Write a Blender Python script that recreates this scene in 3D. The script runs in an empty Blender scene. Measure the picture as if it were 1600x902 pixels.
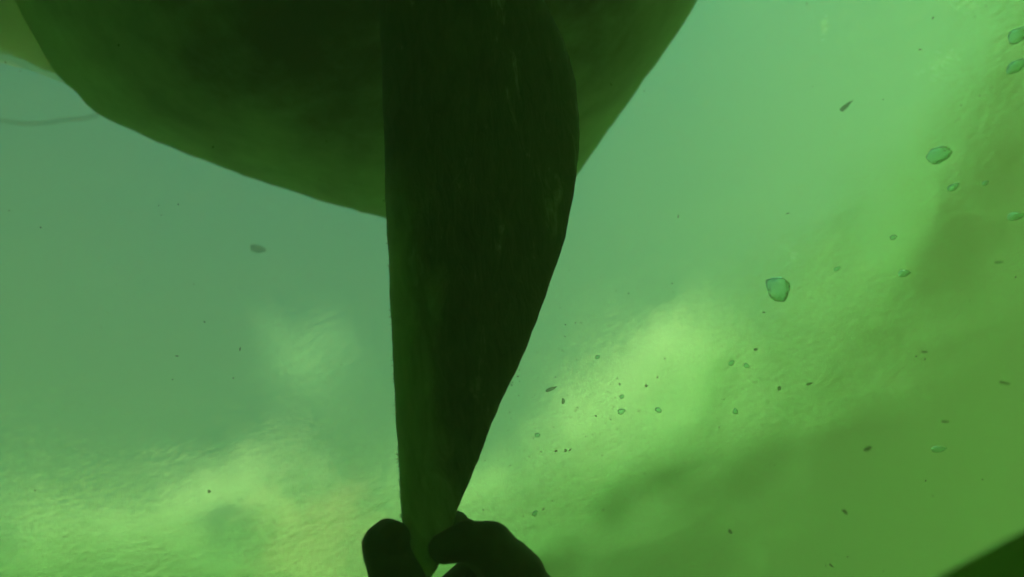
import bpy, bmesh, math, random
from mathutils import Vector, Matrix, noise
random.seed(7)
S = bpy.context.scene
COL = S.collection

# ------------------------------------------------------------------ camera
IMG_W, IMG_H, FPX = 1600.0, 902.0, 1250.0
CAM_DEPTH = 1.2
ELEV, ROLL = math.radians(58), math.radians(29)
CAM = Vector((0, 0, -CAM_DEPTH))
FWD = Vector((0, math.cos(ELEV), math.sin(ELEV)))
_U0 = Vector((0, -math.sin(ELEV), math.cos(ELEV)))
_R0 = Vector((1, 0, 0))
RGT = _R0 * math.cos(ROLL) - _U0 * math.sin(ROLL)
UPV = _R0 * math.sin(ROLL) + _U0 * math.cos(ROLL)
cd = bpy.data.cameras.new('camera')
cam = bpy.data.objects.new('camera', cd)
COL.objects.link(cam)
m = Matrix((RGT, UPV, -FWD)).transposed().to_4x4()
m.translation = CAM
cam.matrix_world = m
cd.sensor_width = 36.0
cd.lens = 36.0 * FPX / IMG_W
cd.clip_start = 0.01
cd.clip_end = 500
cd.dof.use_dof = True
cd.dof.focus_distance = 0.6
cd.dof.aperture_fstop = 5.6
S.camera = cam

def ray(x, y):
    return FWD + RGT * ((x - 800) / FPX) + UPV * ((451 - y) / FPX)

def at(x, y, d):
    """a point at depth d (metres along the view axis)"""
    return CAM + ray(x, y) * d

def on_surface(x, y, z=0.0):
    r = ray(x, y)
    return CAM + r * ((z - CAM.z) / r.z)

# ------------------------------------------------------------------ light
SUN_EL, SUN_AZ = math.radians(54), math.radians(112)    # azimuth clockwise from +Y
sun_dir = Vector((math.sin(SUN_AZ) * math.cos(SUN_EL), math.cos(SUN_AZ) * math.cos(SUN_EL), math.sin(SUN_EL)))
w = bpy.data.worlds.new('World')
S.world = w
w.use_nodes = True
nt = w.node_tree
nt.nodes.clear()
def N(tree, t, **kw):
    n = tree.nodes.new(t)
    for k, v in kw.items():
        setattr(n, k, v)
    return n
out = N(nt, 'ShaderNodeOutputWorld')
bg = N(nt, 'ShaderNodeBackground')
bg.inputs['Strength'].default_value = 0.075
sky = N(nt, 'ShaderNodeTexSky', sky_type='NISHITA')
sky.sun_disc = False
sky.sun_elevation = SUN_EL
sky.sun_rotation = SUN_AZ
sky.dust_density = 0.6
tc = N(nt, 'ShaderNodeTexCoord')
sep = N(nt, 'ShaderNodeSeparateXYZ')
nt.links.new(tc.outputs['Generated'], sep.inputs[0])
# clouds on a flat layer overhead: divide by height
mx = N(nt, 'ShaderNodeMath', operation='MAXIMUM'); mx.inputs[1].default_value = 0.0
nt.links.new(sep.outputs['Z'], mx.inputs[0])
adz = N(nt, 'ShaderNodeMath', operation='ADD'); adz.inputs[1].default_value = 0.12
nt.links.new(mx.outputs[0], adz.inputs[0])
dvx = N(nt, 'ShaderNodeMath', operation='DIVIDE'); dvy = N(nt, 'ShaderNodeMath', operation='DIVIDE')
nt.links.new(sep.outputs['X'], dvx.inputs[0]); nt.links.new(adz.outputs[0], dvx.inputs[1])
nt.links.new(sep.outputs['Y'], dvy.inputs[0]); nt.links.new(adz.outputs[0], dvy.inputs[1])
cmb = N(nt, 'ShaderNodeCombineXYZ')
nt.links.new(dvx.outputs[0], cmb.inputs['X']); nt.links.new(dvy.outputs[0], cmb.inputs['Y'])
cn = N(nt, 'ShaderNodeTexNoise')
cn.inputs['Scale'].default_value = 2.2
cn.inputs['Detail'].default_value = 7
cn.inputs['Roughness'].default_value = 0.55
cmap = N(nt, 'ShaderNodeMapping'); cmap.inputs['Location'].default_value = (3.1, 1.4, 0)
nt.links.new(cmb.outputs[0], cmap.inputs[0]); nt.links.new(cmap.outputs[0], cn.inputs['Vector'])
# a ragged bank of white cloud low round the whole horizon ...
ns = N(nt, 'ShaderNodeMath', operation='MULTIPLY_ADD')          # z + (noise - 0.5) * k
ns.inputs[1].default_value = -0.9; ns.inputs[2].default_value = 0.45
nt.links.new(cn.outputs['Fac'], ns.inputs[0])
zz = N(nt, 'ShaderNodeMath', operation='ADD')
nt.links.new(sep.outputs['Z'], zz.inputs[0]); nt.links.new(ns.outputs[0], zz.inputs[1])
cr = N(nt, 'ShaderNodeMapRange', interpolation_type='SMOOTHSTEP')
cr.inputs['From Min'].default_value = 0.03; cr.inputs['From Max'].default_value = -0.04
az = N(nt, 'ShaderNodeMath', operation='ARCTAN2')
nt.links.new(sep.outputs['X'], az.inputs[0]); nt.links.new(sep.outputs['Y'], az.inputs[1])
azn = N(nt, 'ShaderNodeMath', operation='MULTIPLY_ADD'); azn.inputs[1].default_value = 1 / (2 * math.pi); azn.inputs[2].default_value = 0.5
nt.links.new(az.outputs[0], azn.inputs[0])
fc = N(nt, 'ShaderNodeFloatCurve')                              # how high the bank stands, by compass bearing
cv = fc.mapping.curves[0]
prof_az = [(-180, .30), (-150, .38), (-120, .30), (-95, .36), (-75, .38), (-49, .43), (-33, .45), (-24, .39), (-12, .45), (0, .50), (9, .50), (16, .44), (23, .36), (28, .26), (33, .14), (42, .06), (60, .08), (85, .24), (105, .34), (130, .28), (155, .36), (180, .30)]
cv.points[0].location = (0, prof_az[0][1]); cv.points[1].location = (1, prof_az[-1][1])
for a_, h_ in prof_az[1:-1]:
    cv.points.new(a_ / 360 + 0.5, h_)
fc.mapping.update()
nt.links.new(azn.outputs[0], fc.inputs['Value'])
zs = N(nt, 'ShaderNodeMath', operation='SUBTRACT')
nt.links.new(zz.outputs[0], zs.inputs[0]); nt.links.new(fc.outputs[0], zs.inputs[1])
nt.links.new(zs.outputs[0], cr.inputs['Value'])
# ... and one small cloud standing alone higher up
def sky_dir(px, py):
    r = ray(px, py).normalized()
    th = math.asin(min(0.999, 1.333 * math.sqrt(1 - r.z * r.z)))
    h = Vector((r.x, r.y, 0)).normalized()
    return h * math.sin(th) + Vector((0, 0, math.cos(th)))
dt = N(nt, 'ShaderNodeVectorMath', operation='DISTANCE')
dt.inputs[1].default_value = sky_dir(468, 550)
nt.links.new(tc.outputs['Generated'], dt.inputs[0])
pn = N(nt, 'ShaderNodeTexNoise'); pn.inputs['Scale'].default_value = 13; pn.inputs['Detail'].default_value = 8; pn.inputs['Roughness'].default_value = 0.65
nt.links.new(tc.outputs['Generated'], pn.inputs['Vector'])
pa = N(nt, 'ShaderNodeMath', operation='MULTIPLY_ADD'); pa.inputs[1].default_value = 0.34
nt.links.new(pn.outputs['Fac'], pa.inputs[0]); nt.links.new(dt.outputs['Value'], pa.inputs[2])
pr = N(nt, 'ShaderNodeMapRange', interpolation_type='SMOOTHSTEP')
pr.inputs['From Min'].default_value = 0.29; pr.inputs['From Max'].default_value = 0.17
pr.inputs['To Max'].default_value = 0.40
nt.links.new(pa.outputs[0], pr.inputs['Value'])
mix = N(nt, 'ShaderNodeMix', data_type='RGBA')
mix.inputs['B'].default_value = (46, 13.8, 12.8, 1)
nt.links.new(cr.outputs['Result'], mix.inputs['Factor'])
hz = N(nt, 'ShaderNodeMix', data_type='RGBA', blend_type='MULTIPLY')      # deep clear blue overhead
hz.inputs['Factor'].default_value = 1.0; hz.inputs['B'].default_value = (0.26, 1.0, 0.95, 1)
nt.links.new(sky.outputs[0], hz.inputs['A'])
mx2 = N(nt, 'ShaderNodeMix', data_type='RGBA'); mx2.inputs['B'].default_value = (31, 14, 10.5, 1)
nt.links.new(pr.outputs['Result'], mx2.inputs['Factor']); nt.links.new(hz.outputs['Result'], mx2.inputs['A'])
nt.links.new(mx2.outputs['Result'], mix.inputs['A'])
nt.links.new(mix.outputs['Result'], bg.inputs['Color'])
nt.links.new(bg.outputs[0], out.inputs[0])

sl = bpy.data.lights.new('sun', 'SUN')
sl.energy = 5.0
sl.angle = math.radians(0.5)
sl.color = (1.0, 0.90, 0.74)
so = bpy.data.objects.new('sun', sl)
so.rotation_euler = sun_dir.to_track_quat('Z', 'Y').to_euler()
so.location = (0, -3, 6)
COL.objects.link(so)

S.view_settings.view_transform = 'Standard'
S.view_settings.look = 'None'
S.view_settings.gamma = 1
S.view_settings.exposure = 1.12
S.render.engine = 'CYCLES'
cy = S.cycles
cy.use_denoising = True
cy.max_bounces = 7
cy.diffuse_bounces = 2
cy.glossy_bounces = 3
cy.transmission_bounces = 5
cy.volume_bounces = 1
cy.transparent_max_bounces = 10
cy.sample_clamp_indirect = 4.0

# ------------------------------------------------------------------ helpers
def tag(o, label=None, cat=None, group=None, kind=None):
    for k, v in (('label', label), ('category', cat), ('group', group), ('kind', kind)):
        if v:
            o[k] = v
    return o

def link_mesh(name, verts, faces, mat, parent=None, smooth=True):
    me = bpy.data.meshes.new(name)
    me.from_pydata([tuple(v) for v in verts], [], faces)
    me.update()
    if smooth:
        me.polygons.foreach_set('use_smooth', [True] * len(me.polygons))
    me.materials.append(mat)
    o = bpy.data.objects.new(name, me)
    COL.objects.link(o)
    if parent:
        o.parent = parent
        o.matrix_parent_inverse = parent.matrix_world.inverted()
    return o

def new_mat(name):
    mt = bpy.data.materials.new(name)
    mt.use_nodes = True
    t = mt.node_tree
    t.nodes.clear()
    o = N(t, 'ShaderNodeOutputMaterial')
    return mt, t, o

def noisy_mat(name, c0, c1, scale, lo=0.4, hi=0.65, rough=0.7, stretch=(1, 1, 1), bump=0.2, coords='Object', dist=0.0, spec=0.2):
    mt, t, o = new_mat(name)
    b = N(t, 'ShaderNodeBsdfPrincipled')
    b.inputs['Roughness'].default_value = rough
    b.inputs['Specular IOR Level'].default_value = spec
    co = N(t, 'ShaderNodeTexCoord')
    mp = N(t, 'ShaderNodeMapping')
    mp.inputs['Scale'].default_value = stretch
    nz = N(t, 'ShaderNodeTexNoise')
    nz.inputs['Scale'].default_value = scale
    nz.inputs['Detail'].default_value = 8
    nz.inputs['Roughness'].default_value = 0.65
    nz.inputs['Distortion'].default_value = dist
    rp = N(t, 'ShaderNodeMapRange')
    rp.inputs['From Min'].default_value = lo
    rp.inputs['From Max'].default_value = hi
    mi = N(t, 'ShaderNodeMix', data_type='RGBA')
    mi.inputs['A'].default_value = (*c0, 1)
    mi.inputs['B'].default_value = (*c1, 1)
    bp = N(t, 'ShaderNodeBump')
    bp.inputs['Strength'].default_value = bump
    bp.inputs['Distance'].default_value = 0.01
    t.links.new(co.outputs[coords], mp.inputs[0])
    t.links.new(mp.outputs[0], nz.inputs['Vector'])
    t.links.new(nz.outputs['Fac'], rp.inputs['Value'])
    t.links.new(rp.outputs['Result'], mi.inputs['Factor'])
    t.links.new(mi.outputs['Result'], b.inputs['Base Color'])
    t.links.new(nz.outputs['Fac'], bp.inputs['Height'])
    t.links.new(bp.outputs[0], b.inputs['Normal'])
    t.links.new(b.outputs[0], o.inputs['Surface'])
    return mt

def soften(mt, clear, glow, col):
    """thin wet matter: part see-through, part lit through from behind"""
    t = mt.node_tree
    o = next(n for n in t.nodes if n.type == 'OUTPUT_MATERIAL'); pb = next(n for n in t.nodes if n.type == 'BSDF_PRINCIPLED')
    tp = N(t, 'ShaderNodeBsdfTransparent'); tl = N(t, 'ShaderNodeBsdfTranslucent'); tl.inputs['Color'].default_value = (*col, 1)
    q1 = N(t, 'ShaderNodeMixShader'); q1.inputs[0].default_value = glow
    q2 = N(t, 'ShaderNodeMixShader'); q2.inputs[0].default_value = clear
    t.links.new(pb.outputs[0], q1.inputs[1]); t.links.new(tl.outputs[0], q1.inputs[2])
    t.links.new(q1.outputs[0], q2.inputs[1]); t.links.new(tp.outputs[0], q2.inputs[2]); t.links.new(q2.outputs[0], o.inputs['Surface'])

def spline(pts, y):
    """Catmull-Rom through (y, value) pairs, clamped at the ends"""
    n = len(pts)
    if y <= pts[0][0]: return pts[0][1]
    if y >= pts[-1][0]: return pts[-1][1]
    for i in range(n - 1):
        if pts[i][0] <= y <= pts[i + 1][0]:
            break
    y0, v0 = pts[i]; y1, v1 = pts[i + 1]
    h = y1 - y0
    ma = (v1 - pts[i - 1][1]) / (y1 - pts[i - 1][0]) if i > 0 else (v1 - v0) / h
    mb = (pts[i + 2][1] - v0) / (pts[i + 2][0] - y0) if i + 2 < n else (v1 - v0) / h
    s = (y - y0) / h
    return (2*s**3 - 3*s**2 + 1)*v0 + (s**3 - 2*s**2 + s)*h*ma + (-2*s**3 + 3*s**2)*v1 + (s**3 - s**2)*h*mb

# ------------------------------------------------------------------ setting: lake bed, water surface, murky water
bed_mat = noisy_mat('mud', (0.10, 0.10, 0.045), (0.17, 0.16, 0.07), 0.8, rough=0.95, bump=0.5)
BX = 60.0
def axis(n, power):
    return [BX * (abs(t) ** power) * (1 if t >= 0 else -1) for t in [(2 * i / n - 1) for i in range(n + 1)]]
def sheet(name, n, power, zf, mat):
    ax = axis(n, power)
    vs = [(x, y, zf(x, y)) for y in ax for x in ax]
    k = n + 1
    fs = [(j*k+i, j*k+i+1, (j+1)*k+i+1, (j+1)*k+i) for j in range(n) for i in range(n)]
    return link_mesh(name, vs, fs, mat)
tag(sheet('lake_bed', 60, 1.6, lambda x, y: -5.0 + 0.35 * noise.noise((x*0.25, y*0.25, 0)) , bed_mat), kind='structure')

waves = []
rw = random.Random(3)
for i in range(26):
    lam = 0.045 * (1.32 ** (i % 13)) * rw.uniform(0.9, 1.1)
    a = math.radians(rw.gauss(62, 34))
    k = 2 * math.pi / lam
    waves.append((k * math.cos(a), k * math.sin(a), rw.uniform(0, 6.28), 0.0012 * lam ** 0.75))
def wave(x, y):
    r = math.hypot(x, y)
    f = 1.0 if r < 4 else max(0.0, 1 - (r - 4) / 4)
    if f == 0: return 0.0
    return f * sum(a * math.sin(kx * x + ky * y + p) for kx, ky, p, a in waves)

wm, t, o = new_mat('water_surface')
co = N(t, 'ShaderNodeTexCoord')
mp = N(t, 'ShaderNodeMapping'); mp.inputs['Rotation'].default_value = (0, 0, math.radians(-28)); mp.inputs['Scale'].default_value = (1.0, 3.2, 1)
n1 = N(t, 'ShaderNodeTexNoise'); n1.inputs['Scale'].default_value = 42; n1.inputs['Detail'].default_value = 3; n1.inputs['Roughness'].default_value = 0.6; n1.inputs['Distortion'].default_value = 0.4
bp = N(t, 'ShaderNodeBump'); bp.inputs['Strength'].default_value = 0.5; bp.inputs['Distance'].default_value = 0.0017
t.links.new(co.outputs['Object'], mp.inputs[0]); t.links.new(mp.outputs[0], n1.inputs['Vector'])
t.links.new(n1.outputs['Fac'], bp.inputs['Height'])
n2 = N(t, 'ShaderNodeTexNoise'); n2.inputs['Scale'].default_value = 3.2; n2.inputs['Detail'].default_value = 2      # cat's-paws: ripples come in patches
r2 = N(t, 'ShaderNodeMapRange'); r2.inputs['From Min'].default_value = 0.35; r2.inputs['From Max'].default_value = 0.68; r2.inputs['To Min'].default_value = 0.12; r2.inputs['To Max'].default_value = 1.0
t.links.new(co.outputs['Object'], n2.inputs['Vector']); t.links.new(n2.outputs['Fac'], r2.inputs['Value']); t.links.new(r2.outputs['Result'], bp.inputs['Strength'])
gl = N(t, 'ShaderNodeBsdfGlass'); gl.inputs['IOR'].default_value = 1.333; gl.inputs['Roughness'].default_value = 0.05; gl.inputs['Color'].default_value = (0.40, 1.0, 0.88, 1)
tr = N(t, 'ShaderNodeBsdfTransparent')
go = N(t, 'ShaderNodeBsdfGlossy'); go.inputs['Roughness'].default_value = 0.02
fr = N(t, 'ShaderNodeFresnel'); fr.inputs['IOR'].default_value = 1.333
ms = N(t, 'ShaderNodeMixShader'); ms2 = N(t, 'ShaderNodeMixShader'); ms2.inputs[0].default_value = 0.42
for n_ in (gl, go, fr):
    t.links.new(bp.outputs[0], n_.inputs['Normal'])
t.links.new(fr.outputs[0], ms.inputs[0]); t.links.new(tr.outputs[0], ms.inputs[1]); t.links.new(go.outputs[0], ms.inputs[2])
t.links.new(gl.outputs[0], ms2.inputs[1]); t.links.new(ms.outputs[0], ms2.inputs[2])
t.links.new(ms2.outputs[0], o.inputs['Surface'])
tag(sheet('water_surface', 420, 2.6, wave, wm), kind='structure')

# the murky green lake water itself: one closed box of even density round everything
hm, t, o = new_mat('murky_water')
pv = N(t, 'ShaderNodeVolumePrincipled')
pv.inputs['Color'].default_value = (0.215, 0.165, 0.115, 1)
pv.inputs['Absorption Color'].default_value = (0.55, 0.86, 0.40, 1)
pv.inputs['Density'].default_value = 1.6
pv.inputs['Anisotropy'].default_value = 0.25
t.links.new(pv.outputs[0], o.inputs['Volume'])
x0, z0, z1 = 66.0, -6.6, 0.75
vb = [(sx*x0, sy*x0, z) for z in (z0, z1) for sx, sy in ((-1,-1),(1,-1),(1,1),(-1,1))]
tag(link_mesh('haze', vb, [(3,2,1,0),(4,5,6,7),(0,1,5,4),(1,2,6,5),(2,3,7,6),(3,0,4,7)], hm, smooth=False), kind='stuff')

# ------------------------------------------------------------------ boat: hull and skeg
boat = bpy.data.objects.new('boat', None)
COL.objects.link(boat)
boat.location = (0.05, -0.6, 0)
bpy.context.view_layer.update()
tag(boat, 'dark boat hull overhead with a long fouled skeg hanging from its underside', 'boat')

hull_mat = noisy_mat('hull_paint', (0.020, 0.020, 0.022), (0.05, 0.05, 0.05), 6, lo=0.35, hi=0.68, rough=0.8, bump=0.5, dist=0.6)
t = hull_mat.node_tree                                            # edge light painted into the hull colour: raggedly paler towards the waterline
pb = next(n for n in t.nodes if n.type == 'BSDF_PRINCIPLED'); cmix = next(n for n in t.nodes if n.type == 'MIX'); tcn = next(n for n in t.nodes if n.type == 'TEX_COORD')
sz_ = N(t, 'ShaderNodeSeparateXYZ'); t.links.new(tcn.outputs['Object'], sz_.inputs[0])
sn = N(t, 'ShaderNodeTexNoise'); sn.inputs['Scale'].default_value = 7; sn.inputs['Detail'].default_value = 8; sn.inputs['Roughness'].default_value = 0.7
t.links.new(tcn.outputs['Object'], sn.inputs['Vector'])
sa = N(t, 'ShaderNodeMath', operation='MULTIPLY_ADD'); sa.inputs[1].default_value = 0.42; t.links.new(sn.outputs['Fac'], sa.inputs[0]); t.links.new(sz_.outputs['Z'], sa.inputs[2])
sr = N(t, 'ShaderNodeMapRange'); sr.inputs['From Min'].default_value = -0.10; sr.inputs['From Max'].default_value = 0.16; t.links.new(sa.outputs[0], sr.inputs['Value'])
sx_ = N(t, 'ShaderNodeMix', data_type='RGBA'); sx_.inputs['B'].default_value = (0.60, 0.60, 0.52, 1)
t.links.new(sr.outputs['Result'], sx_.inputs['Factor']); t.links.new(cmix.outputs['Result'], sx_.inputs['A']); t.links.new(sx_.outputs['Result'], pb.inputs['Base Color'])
left_px = [(760, 392), (690, 372), (605, 342), (520, 320), (450, 298), (375, 272), (300, 245), (220, 212), (150, 175), (112, 140), (85, 110), (58, 70), (25, 10), (0, -60)]
right_px = [(760, 392), (800, 372), (850, 335), (905, 270), (950, 205), (1000, 135), (1045, 70), (1090, 0)]
left = [on_surface(*p) for p in left_px]
right = [on_surface(*p) for p in right_px]
left += [Vector((-0.48, -0.35, 0)), Vector((-0.68, -0.8, 0)), Vector((-0.85, -1.5, 0)), Vector((-0.9, -2.4, 0)), Vector((-0.8, -3.6, 0))]
right += [Vector((0.80, 0.10, 0)), Vector((1.08, -0.18, 0)), Vector((1.32, -0.55, 0)), Vector((1.5, -1.2, 0)), Vector((1.5, -2.2, 0)), Vector((1.35, -3.6, 0))]
def resample(pts, n):
    L = [0.0]
    for a, b in zip(pts, pts[1:]): L.append(L[-1] + (b - a).length)
    res = []
    for i in range(n):
        s = L[-1] * (i / (n - 1)) ** 1.25
        res.append(Vector(tuple(spline([(L[k], pts[k][c]) for k in range(len(pts))], s) for c in range(3))))
    return res
NS, NR = 220, 14
la, ra = resample(left, NS), resample(right, NS)
for line in (la, ra):                                              # growth and dings roughen the waterline
    for p in line:
        p += Vector((noise.noise(p * 16), noise.noise(p * 16 + Vector((9, 4, 2))), 0)) * 0.004 + Vector((noise.noise(p * 55), noise.noise(p * 55 + Vector((3, 7, 1))), 0)) * 0.0022
hv, hf = [], []
for i in range(NS):
    f = i / (NS - 1)
    mid = (la[i] + ra[i]) / 2
    draft = 0.50 * min(1.0, (f / 0.3)) ** 1.5
    fl = min(1.0, max(0.0, (f - 0.205) / 0.04)); fl = fl * fl * (3 - 2 * fl)
    row = []
    for side, e in ((1, la[i]), (-1, ra[i])):
        seq = []
        for j in range(NR + 1):
            s = j / NR
            p = mid.lerp(e, s ** 0.9)
            z = -draft * (1 - s ** 2.4) - 0.012 * (1 - s)
            seq.append(Vector((p.x, p.y, z)))
        out_d = (e - mid)
        out_d = out_d.normalized() if out_d.length > 1e-5 else Vector((0, 1, 0))
        flare = (0.03 + 0.30 * fl) if side == 1 else 0.03
        seq += [e + out_d * 0.25 * flare + Vector((0, 0, 0.06)), e + out_d * flare + Vector((0, 0, 0.3)), mid.lerp(e, 0.5) + Vector((0, 0, 0.32))]
        row.append(seq)
    ring = list(reversed(row[0])) + row[1][1:]
    hv += ring
    K = len(ring)
for i in range(NS - 1):
    for j in range(K - 1):
        hf.append((i*K+j, i*K+j+1, (i+1)*K+j+1, (i+1)*K+j))
    hf.append((i*K+K-1, i*K, (i+1)*K, (i+1)*K+K-1))
hf.append(tuple((NS-1)*K + j for j in range(K)))
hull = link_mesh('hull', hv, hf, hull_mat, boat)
bm = bmesh.new(); bm.from_mesh(hull.data)
bmesh.ops.remove_doubles(bm, verts=bm.verts, dist=1e-4)
bmesh.ops.recalc_face_normals(bm, faces=bm.faces)
bm.to_mesh(hull.data); bm.free()

# skeg: blade outline read as image rows -> real sections at their own distance
SL = [(-140, 588), (0, 592), (100, 596), (200, 600), (290, 603), (345, 605), (450, 609), (560, 614), (680, 620), (780, 626), (840, 631), (880, 640), (900, 652)]
SR = [(-140, 770), (-60, 815), (0, 849), (20, 860), (60, 879), (100, 892), (140, 900), (200, 905), (250, 903), (320, 893), (380, 880), (450, 857), (560, 814), (660, 770.5), (785, 721), (830, 704), (860, 693), (885, 684), (900, 674)]
SM = [(-140, 690), (0, 690), (120, 684), (200, 678), (300, 672), (450, 690), (560, 692), (640, 685), (720, 672), (800, 658), (860, 655), (900, 660)]
SD = [(-140, 0.64), (0, 0.61), (200, 0.58), (400, 0.55), (600, 0.52), (800, 0.475), (900, 0.455)]
def sk_depth(y): return spline(SD, y)
NV, NU = 110, 22
ys = [-140 + 1040 * (i / (NV - 1)) for i in range(NV)]
kv, kuv = [], []
for i, y in enumerate(ys):
    L, R, M, d = spline(SL, y), spline(SR, y), spline(SM, y), sk_depth(y)
    chord = (R - L) / FPX * d
    mm = (M - L) / (R - L)
    loop = []
    for sgn in (-1, 1):
        for j in range(NU + 1):
            if sgn == 1 and j in (0, NU): continue
            u = 0.5 - 0.5 * math.cos(math.pi * j / NU)
            if sgn == 1: u = 1 - u
            if u < mm:
                p = (1 - (1 - u / mm) ** 2.0) ** 0.55
            else:
                p = max(0.0, 1 - ((u - mm) / (1 - mm)) ** 2.2) ** 0.62
            th = chord * (0.26 if sgn < 0 else 0.12) * p
            P = at(L + (R - L) * u, y, d)
            P = P + FWD * (th * sgn)
            nn = noise.noise(P * 38) * 0.0011 + noise.noise(P * 130) * 0.0006
            P = P + (P - at((L + R) / 2, y, d)).normalized() * nn
            loop.append(P)
            kuv.append((u * chord, y / 902.0))
    KL = len(loop)
    kv += loop
kf = []
for i in range(NV - 1):
    for j in range(KL):
        kf.append((i*KL+j, i*KL+(j+1) % KL, (i+1)*KL+(j+1) % KL, (i+1)*KL+j))
kf.append(tuple(range(KL)))
kf.append(tuple((NV-1)*KL + j for j in reversed(range(KL))))

sm, t, o = new_mat('fouled_skeg')
b = N(t, 'ShaderNodeBsdfPrincipled'); b.inputs['Roughness'].default_value = 0.75; b.inputs['Specular IOR Level'].default_value = 0.25
uvn = N(t, 'ShaderNodeUVMap')
mpa = N(t, 'ShaderNodeMapping'); mpa.inputs['Scale'].default_value = (60, 7, 1); mpa.inputs['Rotation'].default_value = (0, 0, math.radians(0))
na = N(t, 'ShaderNodeTexNoise'); na.inputs['Scale'].default_value = 1.0; na.inputs['Detail'].default_value = 9; na.inputs['Roughness'].default_value = 0.68; na.inputs['Distortion'].default_value = 0.8
ra_ = N(t, 'ShaderNodeMapRange'); ra_.inputs['From Min'].default_value = 0.585; ra_.inputs['From Max'].default_value = 0.70
mb_ = N(t, 'ShaderNodeMapping'); mb_.inputs['Scale'].default_value = (150, 16, 1)
nb = N(t, 'ShaderNodeTexNoise'); nb.inputs['Scale'].default_value = 1.0; nb.inputs['Detail'].default_value = 9; nb.inputs['Roughness'].default_value = 0.7; nb.inputs['Distortion'].default_value = 1.2
mc = N(t, 'ShaderNodeMix', data_type='RGBA'); mc.inputs['A'].default_value = (0.03, 0.03, 0.022, 1); mc.inputs['B'].default_value = (0.10, 0.095, 0.075, 1)
md = N(t, 'ShaderNodeMix', data_type='RGBA'); md.inputs['B'].default_value = (0.56, 0.51, 0.43, 1)
mu = N(t, 'ShaderNodeMath', operation='MULTIPLY')
su = N(t, 'ShaderNodeSeparateXYZ'); t.links.new(uvn.outputs[0], su.inputs[0])        # lit left face painted into the colour: palest along the left edge
gm = N(t, 'ShaderNodeMath', operation='MULTIPLY_ADD'); gm.inputs[1].default_value = 0.055; t.links.new(na.outputs['Fac'], gm.inputs[0]); t.links.new(su.outputs['X'], gm.inputs[2])
gr_ = N(t, 'ShaderNodeMapRange'); gr_.inputs['From Min'].default_value = 0.066; gr_.inputs['From Max'].default_value = 0.020; t.links.new(gm.outputs[0], gr_.inputs['Value'])
gv = N(t, 'ShaderNodeMapRange'); gv.inputs['From Min'].default_value = 0.27; gv.inputs['From Max'].default_value = 0.45; t.links.new(su.outputs['Y'], gv.inputs['Value'])
gg = N(t, 'ShaderNodeMath', operation='MULTIPLY'); t.links.new(gv.outputs['Result'], gg.inputs[0]); t.links.new(gr_.outputs['Result'], gg.inputs[1])
me_ = N(t, 'ShaderNodeMix', data_type='RGBA'); me_.inputs['B'].default_value = (0.60, 0.54, 0.40, 1)
b2 = N(t, 'ShaderNodeBump'); b2.inputs['Strength'].default_value = 0.5; b2.inputs['Distance'].default_value = 0.003
rb = N(t, 'ShaderNodeMapRange'); rb.inputs['From Min'].default_value = 0.35; rb.inputs['From Max'].default_value = 0.7
t.links.new(uvn.outputs[0], mpa.inputs[0]); t.links.new(uvn.outputs[0], mb_.inputs[0])
t.links.new(mpa.outputs[0], na.inputs['Vector']); t.links.new(mb_.outputs[0], nb.inputs['Vector'])
t.links.new(na.outputs['Fac'], ra_.inputs['Value']); t.links.new(nb.outputs['Fac'], rb.inputs['Value'])
t.links.new(rb.outputs['Result'], mc.inputs['Factor']); t.links.new(mc.outputs['Result'], md.inputs['A'])
t.links.new(ra_.outputs['Result'], mu.inputs[0]); t.links.new(rb.outputs['Result'], mu.inputs[1])
t.links.new(mu.outputs[0], md.inputs['Factor']); t.links.new(md.outputs['Result'], me_.inputs['A']); t.links.new(gg.outputs[0], me_.inputs['Factor']); t.links.new(me_.outputs['Result'], b.inputs['Base Color'])
t.links.new(nb.outputs['Fac'], b2.inputs['Height']); t.links.new(b2.outputs[0], b.inputs['Normal'])
t.links.new(b.outputs[0], o.inputs['Surface'])
skeg = link_mesh('skeg', kv, kf, sm, boat)
uvl = skeg.data.uv_layers.new(name='UVMap')
for lp in skeg.data.loops:
    uvl.data[lp.index].uv = kuv[lp.vertex_index]
skeg['label'] = 'dark skeg blade, broad and rounded above, tapering to a narrow tip'

# short algae growing along both edges of the skeg
alg_mat = noisy_mat('algae', (0.05, 0.07, 0.02), (0.10, 0.11, 0.03), 60, rough=0.9)
av, af = [], []
rg = random.Random(11)
for k in range(260):
    y = rg.uniform(345, 860) if k % 3 else rg.uniform(40, 700)
    leftside = k % 3 != 0
    x = (spline(SL, y) + 0.6) if leftside else (spline(SR, y) - 0.6)
    d = sk_depth(y) + rg.uniform(-0.002, 0.002)
    base = at(x, y, d)
    ln = rg.choice((0.0004, 0.0006, 0.0006, 0.0009, 0.0009, 0.0022)) * (1 if leftside else 0.6)
    dirv = (RGT * (-1 if leftside else 1) + UPV * rg.uniform(-0.8, 0.5) + FWD * rg.uniform(-0.5, 0.5)).normalized()
    wv = UPV * rg.uniform(0.0004, 0.0010)
    i0 = len(av)
    tip = base + dirv * ln + UPV * rg.uniform(-0.0006, 0.0006)
    av += [base - wv - dirv*0.001, base + wv - dirv*0.001, base + FWD * 0.0006 - dirv*0.001, tip]
    af += [(i0, i0+1, i0+3), (i0+1, i0+2, i0+3), (i0+2, i0, i0+3), (i0, i0+2, i0+1)]
fringe = link_mesh('algae_fringe', av, af, alg_mat, skeg, smooth=False)
fringe['kind'] = 'stuff'

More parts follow.
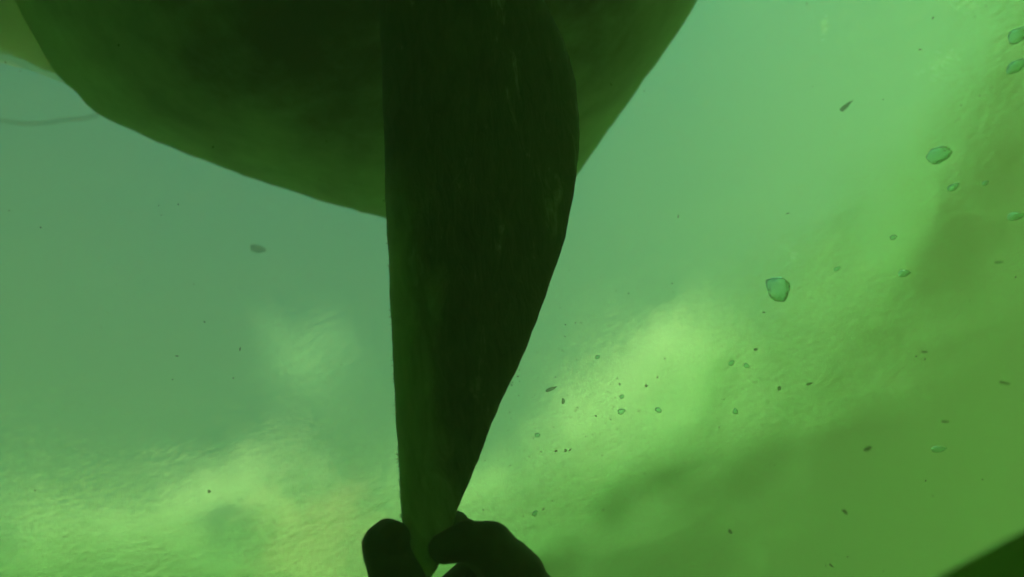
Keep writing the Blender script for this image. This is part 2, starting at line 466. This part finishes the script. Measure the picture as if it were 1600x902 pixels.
# ------------------------------------------------------------------ person: hand and forearm pinching the tip of the skeg
def capsule(V, Fc, p, q, ra, rb, seg=16):
    ax = (q - p)
    L = ax.length
    ax.normalize()
    u = ax.orthogonal().normalized(); v = ax.cross(u)
    rows = []
    for k in range(7):
        a = math.pi / 2 * (1 - k / 6)
        rows.append((-math.sin(a) * ra, math.cos(a) * ra))
    for k in range(7):
        a = math.pi / 2 * k / 6
        rows.append((L + math.sin(a) * rb, math.cos(a) * rb))
    i0 = len(V)
    for h, r in rows:
        for s in range(seg):
            an = 2 * math.pi * s / seg
            V.append(p + ax * h + (u * math.cos(an) + v * math.sin(an)) * max(r, 1e-4))
    for k in range(len(rows) - 1):
        for s in range(seg):
            Fc.append((i0+k*seg+s, i0+k*seg+(s+1) % seg, i0+(k+1)*seg+(s+1) % seg, i0+(k+1)*seg+s))
    Fc.append(tuple(i0 + s for s in reversed(range(seg))))
    Fc.append(tuple(i0 + (len(rows)-1)*seg + s for s in range(seg)))

PV, PF = [], []
def chain(pts):
    """pts: (x, y, depth, radius in pixels at that depth)"""
    P = [(at(x, y, d), r / FPX * d) for x, y, d, r in pts]
    for (p, r1), (q, r2) in zip(P, P[1:]):
        capsule(PV, PF, p.copy(), q.copy(), r1, r2)
# thumb on the left of the blade
chain([(605, 848, 0.462, 35), (601, 856, 0.462, 35.5), (626, 912, 0.458, 47), (655, 990, 0.462, 50), (720, 1075, 0.475, 62)])
chain([(599, 852, 0.462, 34.5), (598, 866, 0.462, 31), (604, 870, 0.462, 33)])
chain([(612, 842, 0.458, 30), (606, 836, 0.462, 26)])
# index finger folded against the right of the blade
chain([(694, 857, 0.458, 25), (728, 846, 0.456, 32), (766, 853, 0.458, 38), (838, 945, 0.468, 46), (850, 1040, 0.478, 58)])
chain([(731, 831, 0.455, 19), (735, 838, 0.456, 24)])
chain([(761, 845, 0.457, 31), (770, 846, 0.458, 31)])
chain([(796, 880, 0.460, 38), (812, 900, 0.463, 42)])
chain([(704, 820, 0.490, 22), (713, 818, 0.494, 20)])
# middle finger just behind it, its tip showing over the index finger
chain([(704, 826, 0.492, 27), (728, 842, 0.500, 30), (770, 872, 0.506, 36), (838, 965, 0.505, 44), (850, 1045, 0.500, 56)])
# ring and little finger curled under the tip
chain([(706, 925, 0.520, 28), (742, 898, 0.530, 32), (800, 915, 0.535, 36), (845, 990, 0.530, 42), (850, 1060, 0.520, 54)])
chain([(730, 965, 0.540, 24), (762, 945, 0.555, 27), (806, 960, 0.560, 31), (842, 1020, 0.552, 38), (846, 1075, 0.540, 50)])
# palm, wrist and forearm, running back under the camera
chain([(700, 1065, 0.478, 60), (790, 1090, 0.498, 84), (846, 1060, 0.500, 62)])
chain([(790, 1085, 0.498, 84), (850, 1190, 0.505, 80), (900, 1290, 0.50, 66), (1000, 1560, 0.47, 88), (1150, 1950, 0.42, 118)])
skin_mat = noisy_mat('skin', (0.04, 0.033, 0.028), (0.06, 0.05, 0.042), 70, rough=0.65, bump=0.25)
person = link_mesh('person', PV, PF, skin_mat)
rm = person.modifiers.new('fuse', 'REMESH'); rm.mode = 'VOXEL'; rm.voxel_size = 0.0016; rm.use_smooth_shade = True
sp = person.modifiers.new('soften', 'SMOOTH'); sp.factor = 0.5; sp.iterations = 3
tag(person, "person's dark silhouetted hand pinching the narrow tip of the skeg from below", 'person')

# ------------------------------------------------------------------ dark slab in the lower right corner
slab_mat = noisy_mat('dark_plastic', (0.50, 0.50, 0.30), (0.62, 0.62, 0.38), 30, rough=0.6, bump=0.05)
edge = [(1340, 969), (1380, 947), (1466, 901), (1520, 872), (1560, 850), (1600, 829), (1680, 786), (1800, 722), (1950, 642), (2100, 700), (2140, 860), (2040, 1100), (1600, 1200), (1420, 1120), (1330, 1040)]
n_e = len(edge)
vs, fs = [], []
prof = [(0.992, -0.009), (1.0, -0.006), (0.97, 0.005), (0.95, 0.009)]
cx = sum(p[0] for p in edge) / n_e; cy_ = sum(p[1] for p in edge) / n_e
for sc_, dz in prof:
    for x, y in edge:
        vs.append(at(cx + (x - cx) * sc_, cy_ + (y - cy_) * sc_, 0.22 + dz))
for k in range(3):
    for s in range(n_e):
        fs.append((k*n_e+s, k*n_e+(s+1) % n_e, (k+1)*n_e+(s+1) % n_e, (k+1)*n_e+s))
fs.append(tuple(reversed(range(n_e)))); fs.append(tuple(3*n_e + s for s in range(n_e)))
tag(link_mesh('dark_slab', vs, fs, slab_mat, smooth=False), 'dark olive smooth-edged slab cutting across the lower right corner', 'slab')

# ------------------------------------------------------------------ things afloat at the surface
rope_mat = noisy_mat('wet_rope', (0.18, 0.18, 0.12), (0.28, 0.28, 0.2), 90, rough=0.9)
soften(rope_mat, 0.87, 0.6, (0.3, 0.32, 0.2))
def tube(name, pts, rad, mat, seg=8):
    vs, fs = [], []
    for i, p in enumerate(pts):
        a = pts[max(0, i-1)]; b_ = pts[min(len(pts)-1, i+1)]
        ax = (b_ - a).normalized(); u = ax.orthogonal().normalized(); v = ax.cross(u)
        for s in range(seg):
            an = 2*math.pi*s/seg
            vs.append(p + (u*math.cos(an) + v*math.sin(an)) * (rad[i] if isinstance(rad, list) else rad))
    for i in range(len(pts)-1):
        for s in range(seg):
            fs.append((i*seg+s, i*seg+(s+1) % seg, (i+1)*seg+(s+1) % seg, (i+1)*seg+s))
    fs.append(tuple(reversed(range(seg)))); fs.append(tuple((len(pts)-1)*seg+s for s in range(seg)))
    return link_mesh(name, vs, fs, mat)
rpx = [(-60, 176), (-20, 186), (10, 190), (40, 194), (70, 193), (100, 188), (130, 186), (152, 181)]
rp_pts = []
for k in range(40):
    x = rpx[0][0] + (rpx[-1][0] - rpx[0][0]) * k / 39
    rp_pts.append(on_surface(x, spline(rpx, x), 0.004 + 0.002 * math.sin(k * 0.7)))
tag(tube('rope', rp_pts, 0.0036, rope_mat), 'thin dark line trailing at the surface left of the hull edge', 'rope')

leaf_mat = noisy_mat('leaf', (0.03, 0.038, 0.015), (0.06, 0.06, 0.02), 40, rough=0.8)
soften(leaf_mat, 0.74, 0.5, (0.15, 0.16, 0.05))
def leaf(name, px, py, length, width, rot, label, cat, z=0.006, jag=0.0, seed=1):
    c = on_surface(px, py, z)
    rl = random.Random(seed)
    n = 18
    vs, fs = [], []
    for side in (0.0006, -0.0006):
        for k in range(n):
            a = 2*math.pi*k/n
            rr = 1 + jag * rl.uniform(-1, 1)
            lx, ly = math.cos(a) * length/2 * rr, math.sin(a) * width/2 * rr * (1 - 0.35*math.cos(a))
            vs.append(c + Vector((lx*math.cos(rot) - ly*math.sin(rot), lx*math.sin(rot) + ly*math.cos(rot), side + 0.004*(lx/length)**2)))
    fs = [tuple(range(n)), tuple(reversed(range(n, 2*n)))] + [(k, n+k, n+(k+1) % n, (k+1) % n) for k in range(n)]
    return tag(link_mesh(name, vs, fs, leaf_mat), label, cat)
leaf('leaf', 403, 390, 0.026, 0.013, 0.75, 'small dark leaf speck floating left of the skeg, below the hull', 'leaf', jag=0.15)

foam_mat = noisy_mat('foam', (0.55, 0.56, 0.48), (0.8, 0.8, 0.72), 90, rough=0.6)
soften(foam_mat, 0.1, 0.9, (0.95, 0.95, 0.85))
def foam(px, py, wpx, hpx, ang, count, label, seed):
    rl = random.Random(seed)
    vs, fs = [], []
    for _ in range(count):
        gx, gy = rl.gauss(0, 0.33), rl.gauss(0, 0.33)
        x = gx*wpx*math.cos(ang) - gy*hpx*math.sin(ang); y = gx*wpx*math.sin(ang) + gy*hpx*math.cos(ang)
        c = on_surface(px + x, py + y, 0.004)
        r = rl.uniform(0.0007, 0.0017)
        i0 = len(vs)
        ring = 7
        for lev, rr in ((0.0, 1.0), (-0.0012, 0.6)):
            for s in range(ring):
                a = 2*math.pi*s/ring
                vs.append(c + Vector((math.cos(a)*r*rr, math.sin(a)*r*rr, lev)))
        fs += [(i0+s, i0+(s+1) % ring, i0+ring+(s+1) % ring, i0+ring+s) for s in range(ring)]
        fs.append(tuple(i0+ring+s for s in range(ring))); fs.append(tuple(i0+s for s in reversed(range(ring))))
    return tag(link_mesh('foam_patch', vs, fs, foam_mat), label, 'foam', 'pale foam flecks on the surface')
foam(1289, 42, 7, 22, 0.25, 26, 'small pale upright foam fleck near the top, right of the hull', 1)
foam(1474, 97, 46, 26, -0.5, 70, 'speckled pale foam patch below the top right, left of two edge bubbles', 2)
foam(1516, 6, 42, 22, -0.4, 60, 'pale speckled foam patch cut by the top edge at right', 3)
foam(1239, 402, 12, 22, 0.1, 30, 'pale foam fleck just above the large round bubble', 4)

# ------------------------------------------------------------------ bubbles and drifting specks
bub_mat, t, o = new_mat('air_bubble')
g = N(t, 'ShaderNodeBsdfGlass'); g.inputs['IOR'].default_value = 0.74; g.inputs['Roughness'].default_value = 0.03; g.inputs['Color'].default_value = (0.74, 0.88, 0.84, 1)
co = N(t, 'ShaderNodeTexCoord'); nz = N(t, 'ShaderNodeTexNoise'); nz.inputs['Scale'].default_value = 160; nz.inputs['Detail'].default_value = 3
bpn = N(t, 'ShaderNodeBump'); bpn.inputs['Strength'].default_value = 0.04; bpn.inputs['Distance'].default_value = 0.002
t.links.new(co.outputs['Object'], nz.inputs['Vector']); t.links.new(nz.outputs['Fac'], bpn.inputs['Height'])
t.links.new(bpn.outputs[0], g.inputs['Normal'])
lw = N(t, 'ShaderNodeLayerWeight'); lw.inputs['Blend'].default_value = 0.68
cl = N(t, 'ShaderNodeBsdfTransparent'); cl.inputs['Color'].default_value = (0.80, 0.93, 0.89, 1)
bm_ = N(t, 'ShaderNodeMixShader')
t.links.new(lw.outputs['Facing'], bm_.inputs[0]); t.links.new(cl.outputs[0], bm_.inputs[1]); t.links.new(g.outputs[0], bm_.inputs[2]); t.links.new(bm_.outputs[0], o.inputs['Surface'])
speck_mat = noisy_mat('silt_speck', (0.10, 0.11, 0.05), (0.20, 0.20, 0.10), 300, rough=0.9)
soften(speck_mat, 0.62, 0.5, (0.25, 0.27, 0.12))

def blob(name, px, py, d, wpx, hpx, ang, mat, label, cat, group, lump=0.12, seed=0):
    bm = bmesh.new()
    bmesh.ops.create_icosphere(bm, subdivisions=4 if wpx > 16 else 3, radius=1.0)
    sx, sy = wpx / 2 / FPX * d, hpx / 2 / FPX * d
    sz = min(sx, sy) * 0.8
    off = Vector((seed * 3.7, seed * 1.3, 0))
    for v in bm.verts:
        k = 1 + lump * (noise.noise(v.co * 1.3 + off) * 1.2 + noise.noise(v.co * 3.1 + off) * 0.7)
        taper = 1 - 0.28 * v.co.x
        v.co = Vector((v.co.x * sx * k, v.co.y * sy * k * taper, v.co.z * sz * k))
    me = bpy.data.meshes.new(name)
    bm.to_mesh(me); bm.free()
    me.polygons.foreach_set('use_smooth', [True] * len(me.polygons))
    me.materials.append(mat)
    ob = bpy.data.objects.new(name, me)
    COL.objects.link(ob)
    a = math.radians(-ang)
    X = RGT * math.cos(a) + UPV * math.sin(a)
    Y = -RGT * math.sin(a) + UPV * math.cos(a)
    mw = Matrix((X, Y, -FWD)).transposed().to_4x4()
    mw.translation = at(px, py, d)
    ob.matrix_world = mw
    return tag(ob, label, cat, group)

BG = 'air bubbles drifting right of the skeg'
bubbles = [
    (1469, 242, 0.48, 42, 24, -20, 'large elongated bubble with a bright core, upper right'),
    (1217, 451, 0.49, 36, 40, -35, 'large round lumpy bubble above the bright patch'),
    (1592, 54, 0.46, 36, 22, -35, 'upper of two slanted bubbles cut by the right edge near the top'),
    (1590, 102, 0.46, 38, 17, -32, 'lower of two slanted bubbles cut by the right edge near the top'),
    (1490, 292, 0.48, 20, 10, -35, 'small slanted bubble right below the large elongated bubble'),
    (1540, 286, 0.49, 12, 7, -35, 'tiny bubble right of the small slanted one, upper right'),
    (1587, 338, 0.48, 26, 13, -12, 'flat bubble at the right edge, a third of the way down'),
    (1396, 371, 0.51, 11, 8, -15, 'tiny round bubble alone above the flat oval bubble'),
    (1308, 420, 0.52, 12, 6, -30, 'tiny sliver bubble right of the large lumpy bubble'),
    (1413, 427, 0.49, 20, 11, -8, 'flat oval bubble right of the rippled bright boundary'),
    (1467, 702, 0.48, 24, 10, -8, 'flat dark bubble low on the right, in olive water'),
    (1143, 567, 0.56, 11, 7, -38, 'dark slanted bubble, left one of a close pair in the bright patch'),
    (1167, 572, 0.56, 10, 7, 25, 'paler bubble, right one of a close pair in the bright patch'),
    (1149, 643, 0.56, 8, 9, 10, 'small round bubble at the lower right rim of the bright patch'),
    (971, 643, 0.60, 13, 9, -20, 'clear oval bubble, largest of those in the bright patch'),
    (972, 620, 0.60, 8, 6, -30, 'tiny bubble right above the clear oval one in the bright patch'),
    (1029, 641, 0.60, 11, 8, 25, 'oval bubble tilted the other way, right of the clear oval one'),
    (934, 558, 0.60, 8, 6, -30, 'tiny bubble at the upper left rim of the bright patch'),
    (836, 802, 0.60, 11, 7, -55, 'small tilted bubble right of the hand'),
    (840, 680, 0.61, 9, 7, 0, 'faint small bubble right of the lower skeg'),
]
for i, (x, y, d, w_, h_, a, lab) in enumerate(bubbles):
    blob('air_bubble', x, y, d, w_, h_, a, bub_mat, lab, 'bubble', BG, lump=0.10 if i == 1 else 0.14, seed=i)
SG = 'dark specks drifting in the water'
specks = [
    (1356, 701, .40, 13, 6, -32, 'slanted dark speck left of the flat dark bubble'),
    (1320, 800, .42, 11, 5, 40, 'dark speck tilted down to the right, low in the olive water'),
    (1477, 659, .40, 14, 3, 5, 'thin dark sliver above the flat dark bubble'),
    (1570, 599, .40, 16, 5, 12, 'faint dark sliver near the right edge, two thirds down'),
    (1561, 410, .40, 14, 3, -8, 'thin dark sliver near the right edge, right of the flat oval bubble'),
    (1265, 600, .50, 10, 4, -20, 'small dark speck right of the paler bubble of the pair'),
    (1218, 607, .50, 6, 7, 10, 'tiny upright speck just past the bright patch, on the right'),
    (1181, 546, .48, 7, 4, -15, 'tiny dark speck above the close pair of bubbles'),
    (1322, 166, .45, 24, 6, -40, 'faint long slanted sliver high in the green water right of the hull'),
    (861, 608, .55, 18, 5, -22, 'slim brownish speck right of the skeg above the small bubbles'),
    (880, 627, .55, 5, 9, 0, 'tiny upright speck below the slim brownish one'),
    (869, 705, .55, 4, 4, 0, 'left of two pinpoint specks below the clear oval bubble'),
    (884, 704, .55, 5, 5, 0, 'right of two pinpoint specks below the clear oval bubble'),
    (1010, 603, .55, 5, 4, 0, 'pinpoint speck in the bright patch above the tilted oval bubble'),
    (1141, 831, .50, 8, 5, 50, 'dark speck low in the olive water right of the hand'),
    (1299, 884, .50, 9, 3, 40, 'thin speck near the bottom edge in olive water'),
    (1445, 550, .45, 10, 3, 0, 'thin level sliver in the olive water, mid right'),
    (327, 768, .60, 5, 5, 0, 'pinpoint speck low at left above the bright lower band'),
]
for i, (x, y, d, w_, h_, a, lab) in enumerate(specks):
    blob('silt_speck', x, y, d, w_, h_, a, speck_mat, lab, 'speck', SG, lump=0.3, seed=40 + i)

# fine silt hanging in the water: far too many to count
rs = random.Random(21)
sv, sf = [], []
for k in range(560):
    if k % 3 == 0:
        x, y = rs.gauss(900, 130), rs.gauss(650, 90)
    else:
        x, y = rs.uniform(-100, 1700), rs.uniform(-80, 980)
    d = rs.uniform(0.45, 1.0)
    c = at(x, y, d)
    if c.z > -0.03: continue
    r = rs.choice((0.5, 0.6, 0.8, 0.8, 1.1, 1.6)) / FPX * d
    i0 = len(sv)
    ax = [Vector((rs.gauss(0, 1), rs.gauss(0, 1), rs.gauss(0, 1))).normalized() for _ in range(2)]
    u = ax[0]; v = u.cross(ax[1]).normalized(); w3 = u.cross(v)
    el_ = rs.uniform(1.0, 2.6)
    sv += [c + u*r*el_, c - u*r*el_, c + v*r, c - v*r, c + w3*r, c - w3*r]
    sf += [(i0+a_, i0+b_, i0+c_) for a_, b_, c_ in ((0,2,4),(2,1,4),(1,3,4),(3,0,4),(2,0,5),(1,2,5),(3,1,5),(0,3,5))]
tag(link_mesh('suspended_silt', sv, sf, speck_mat), kind='stuff')
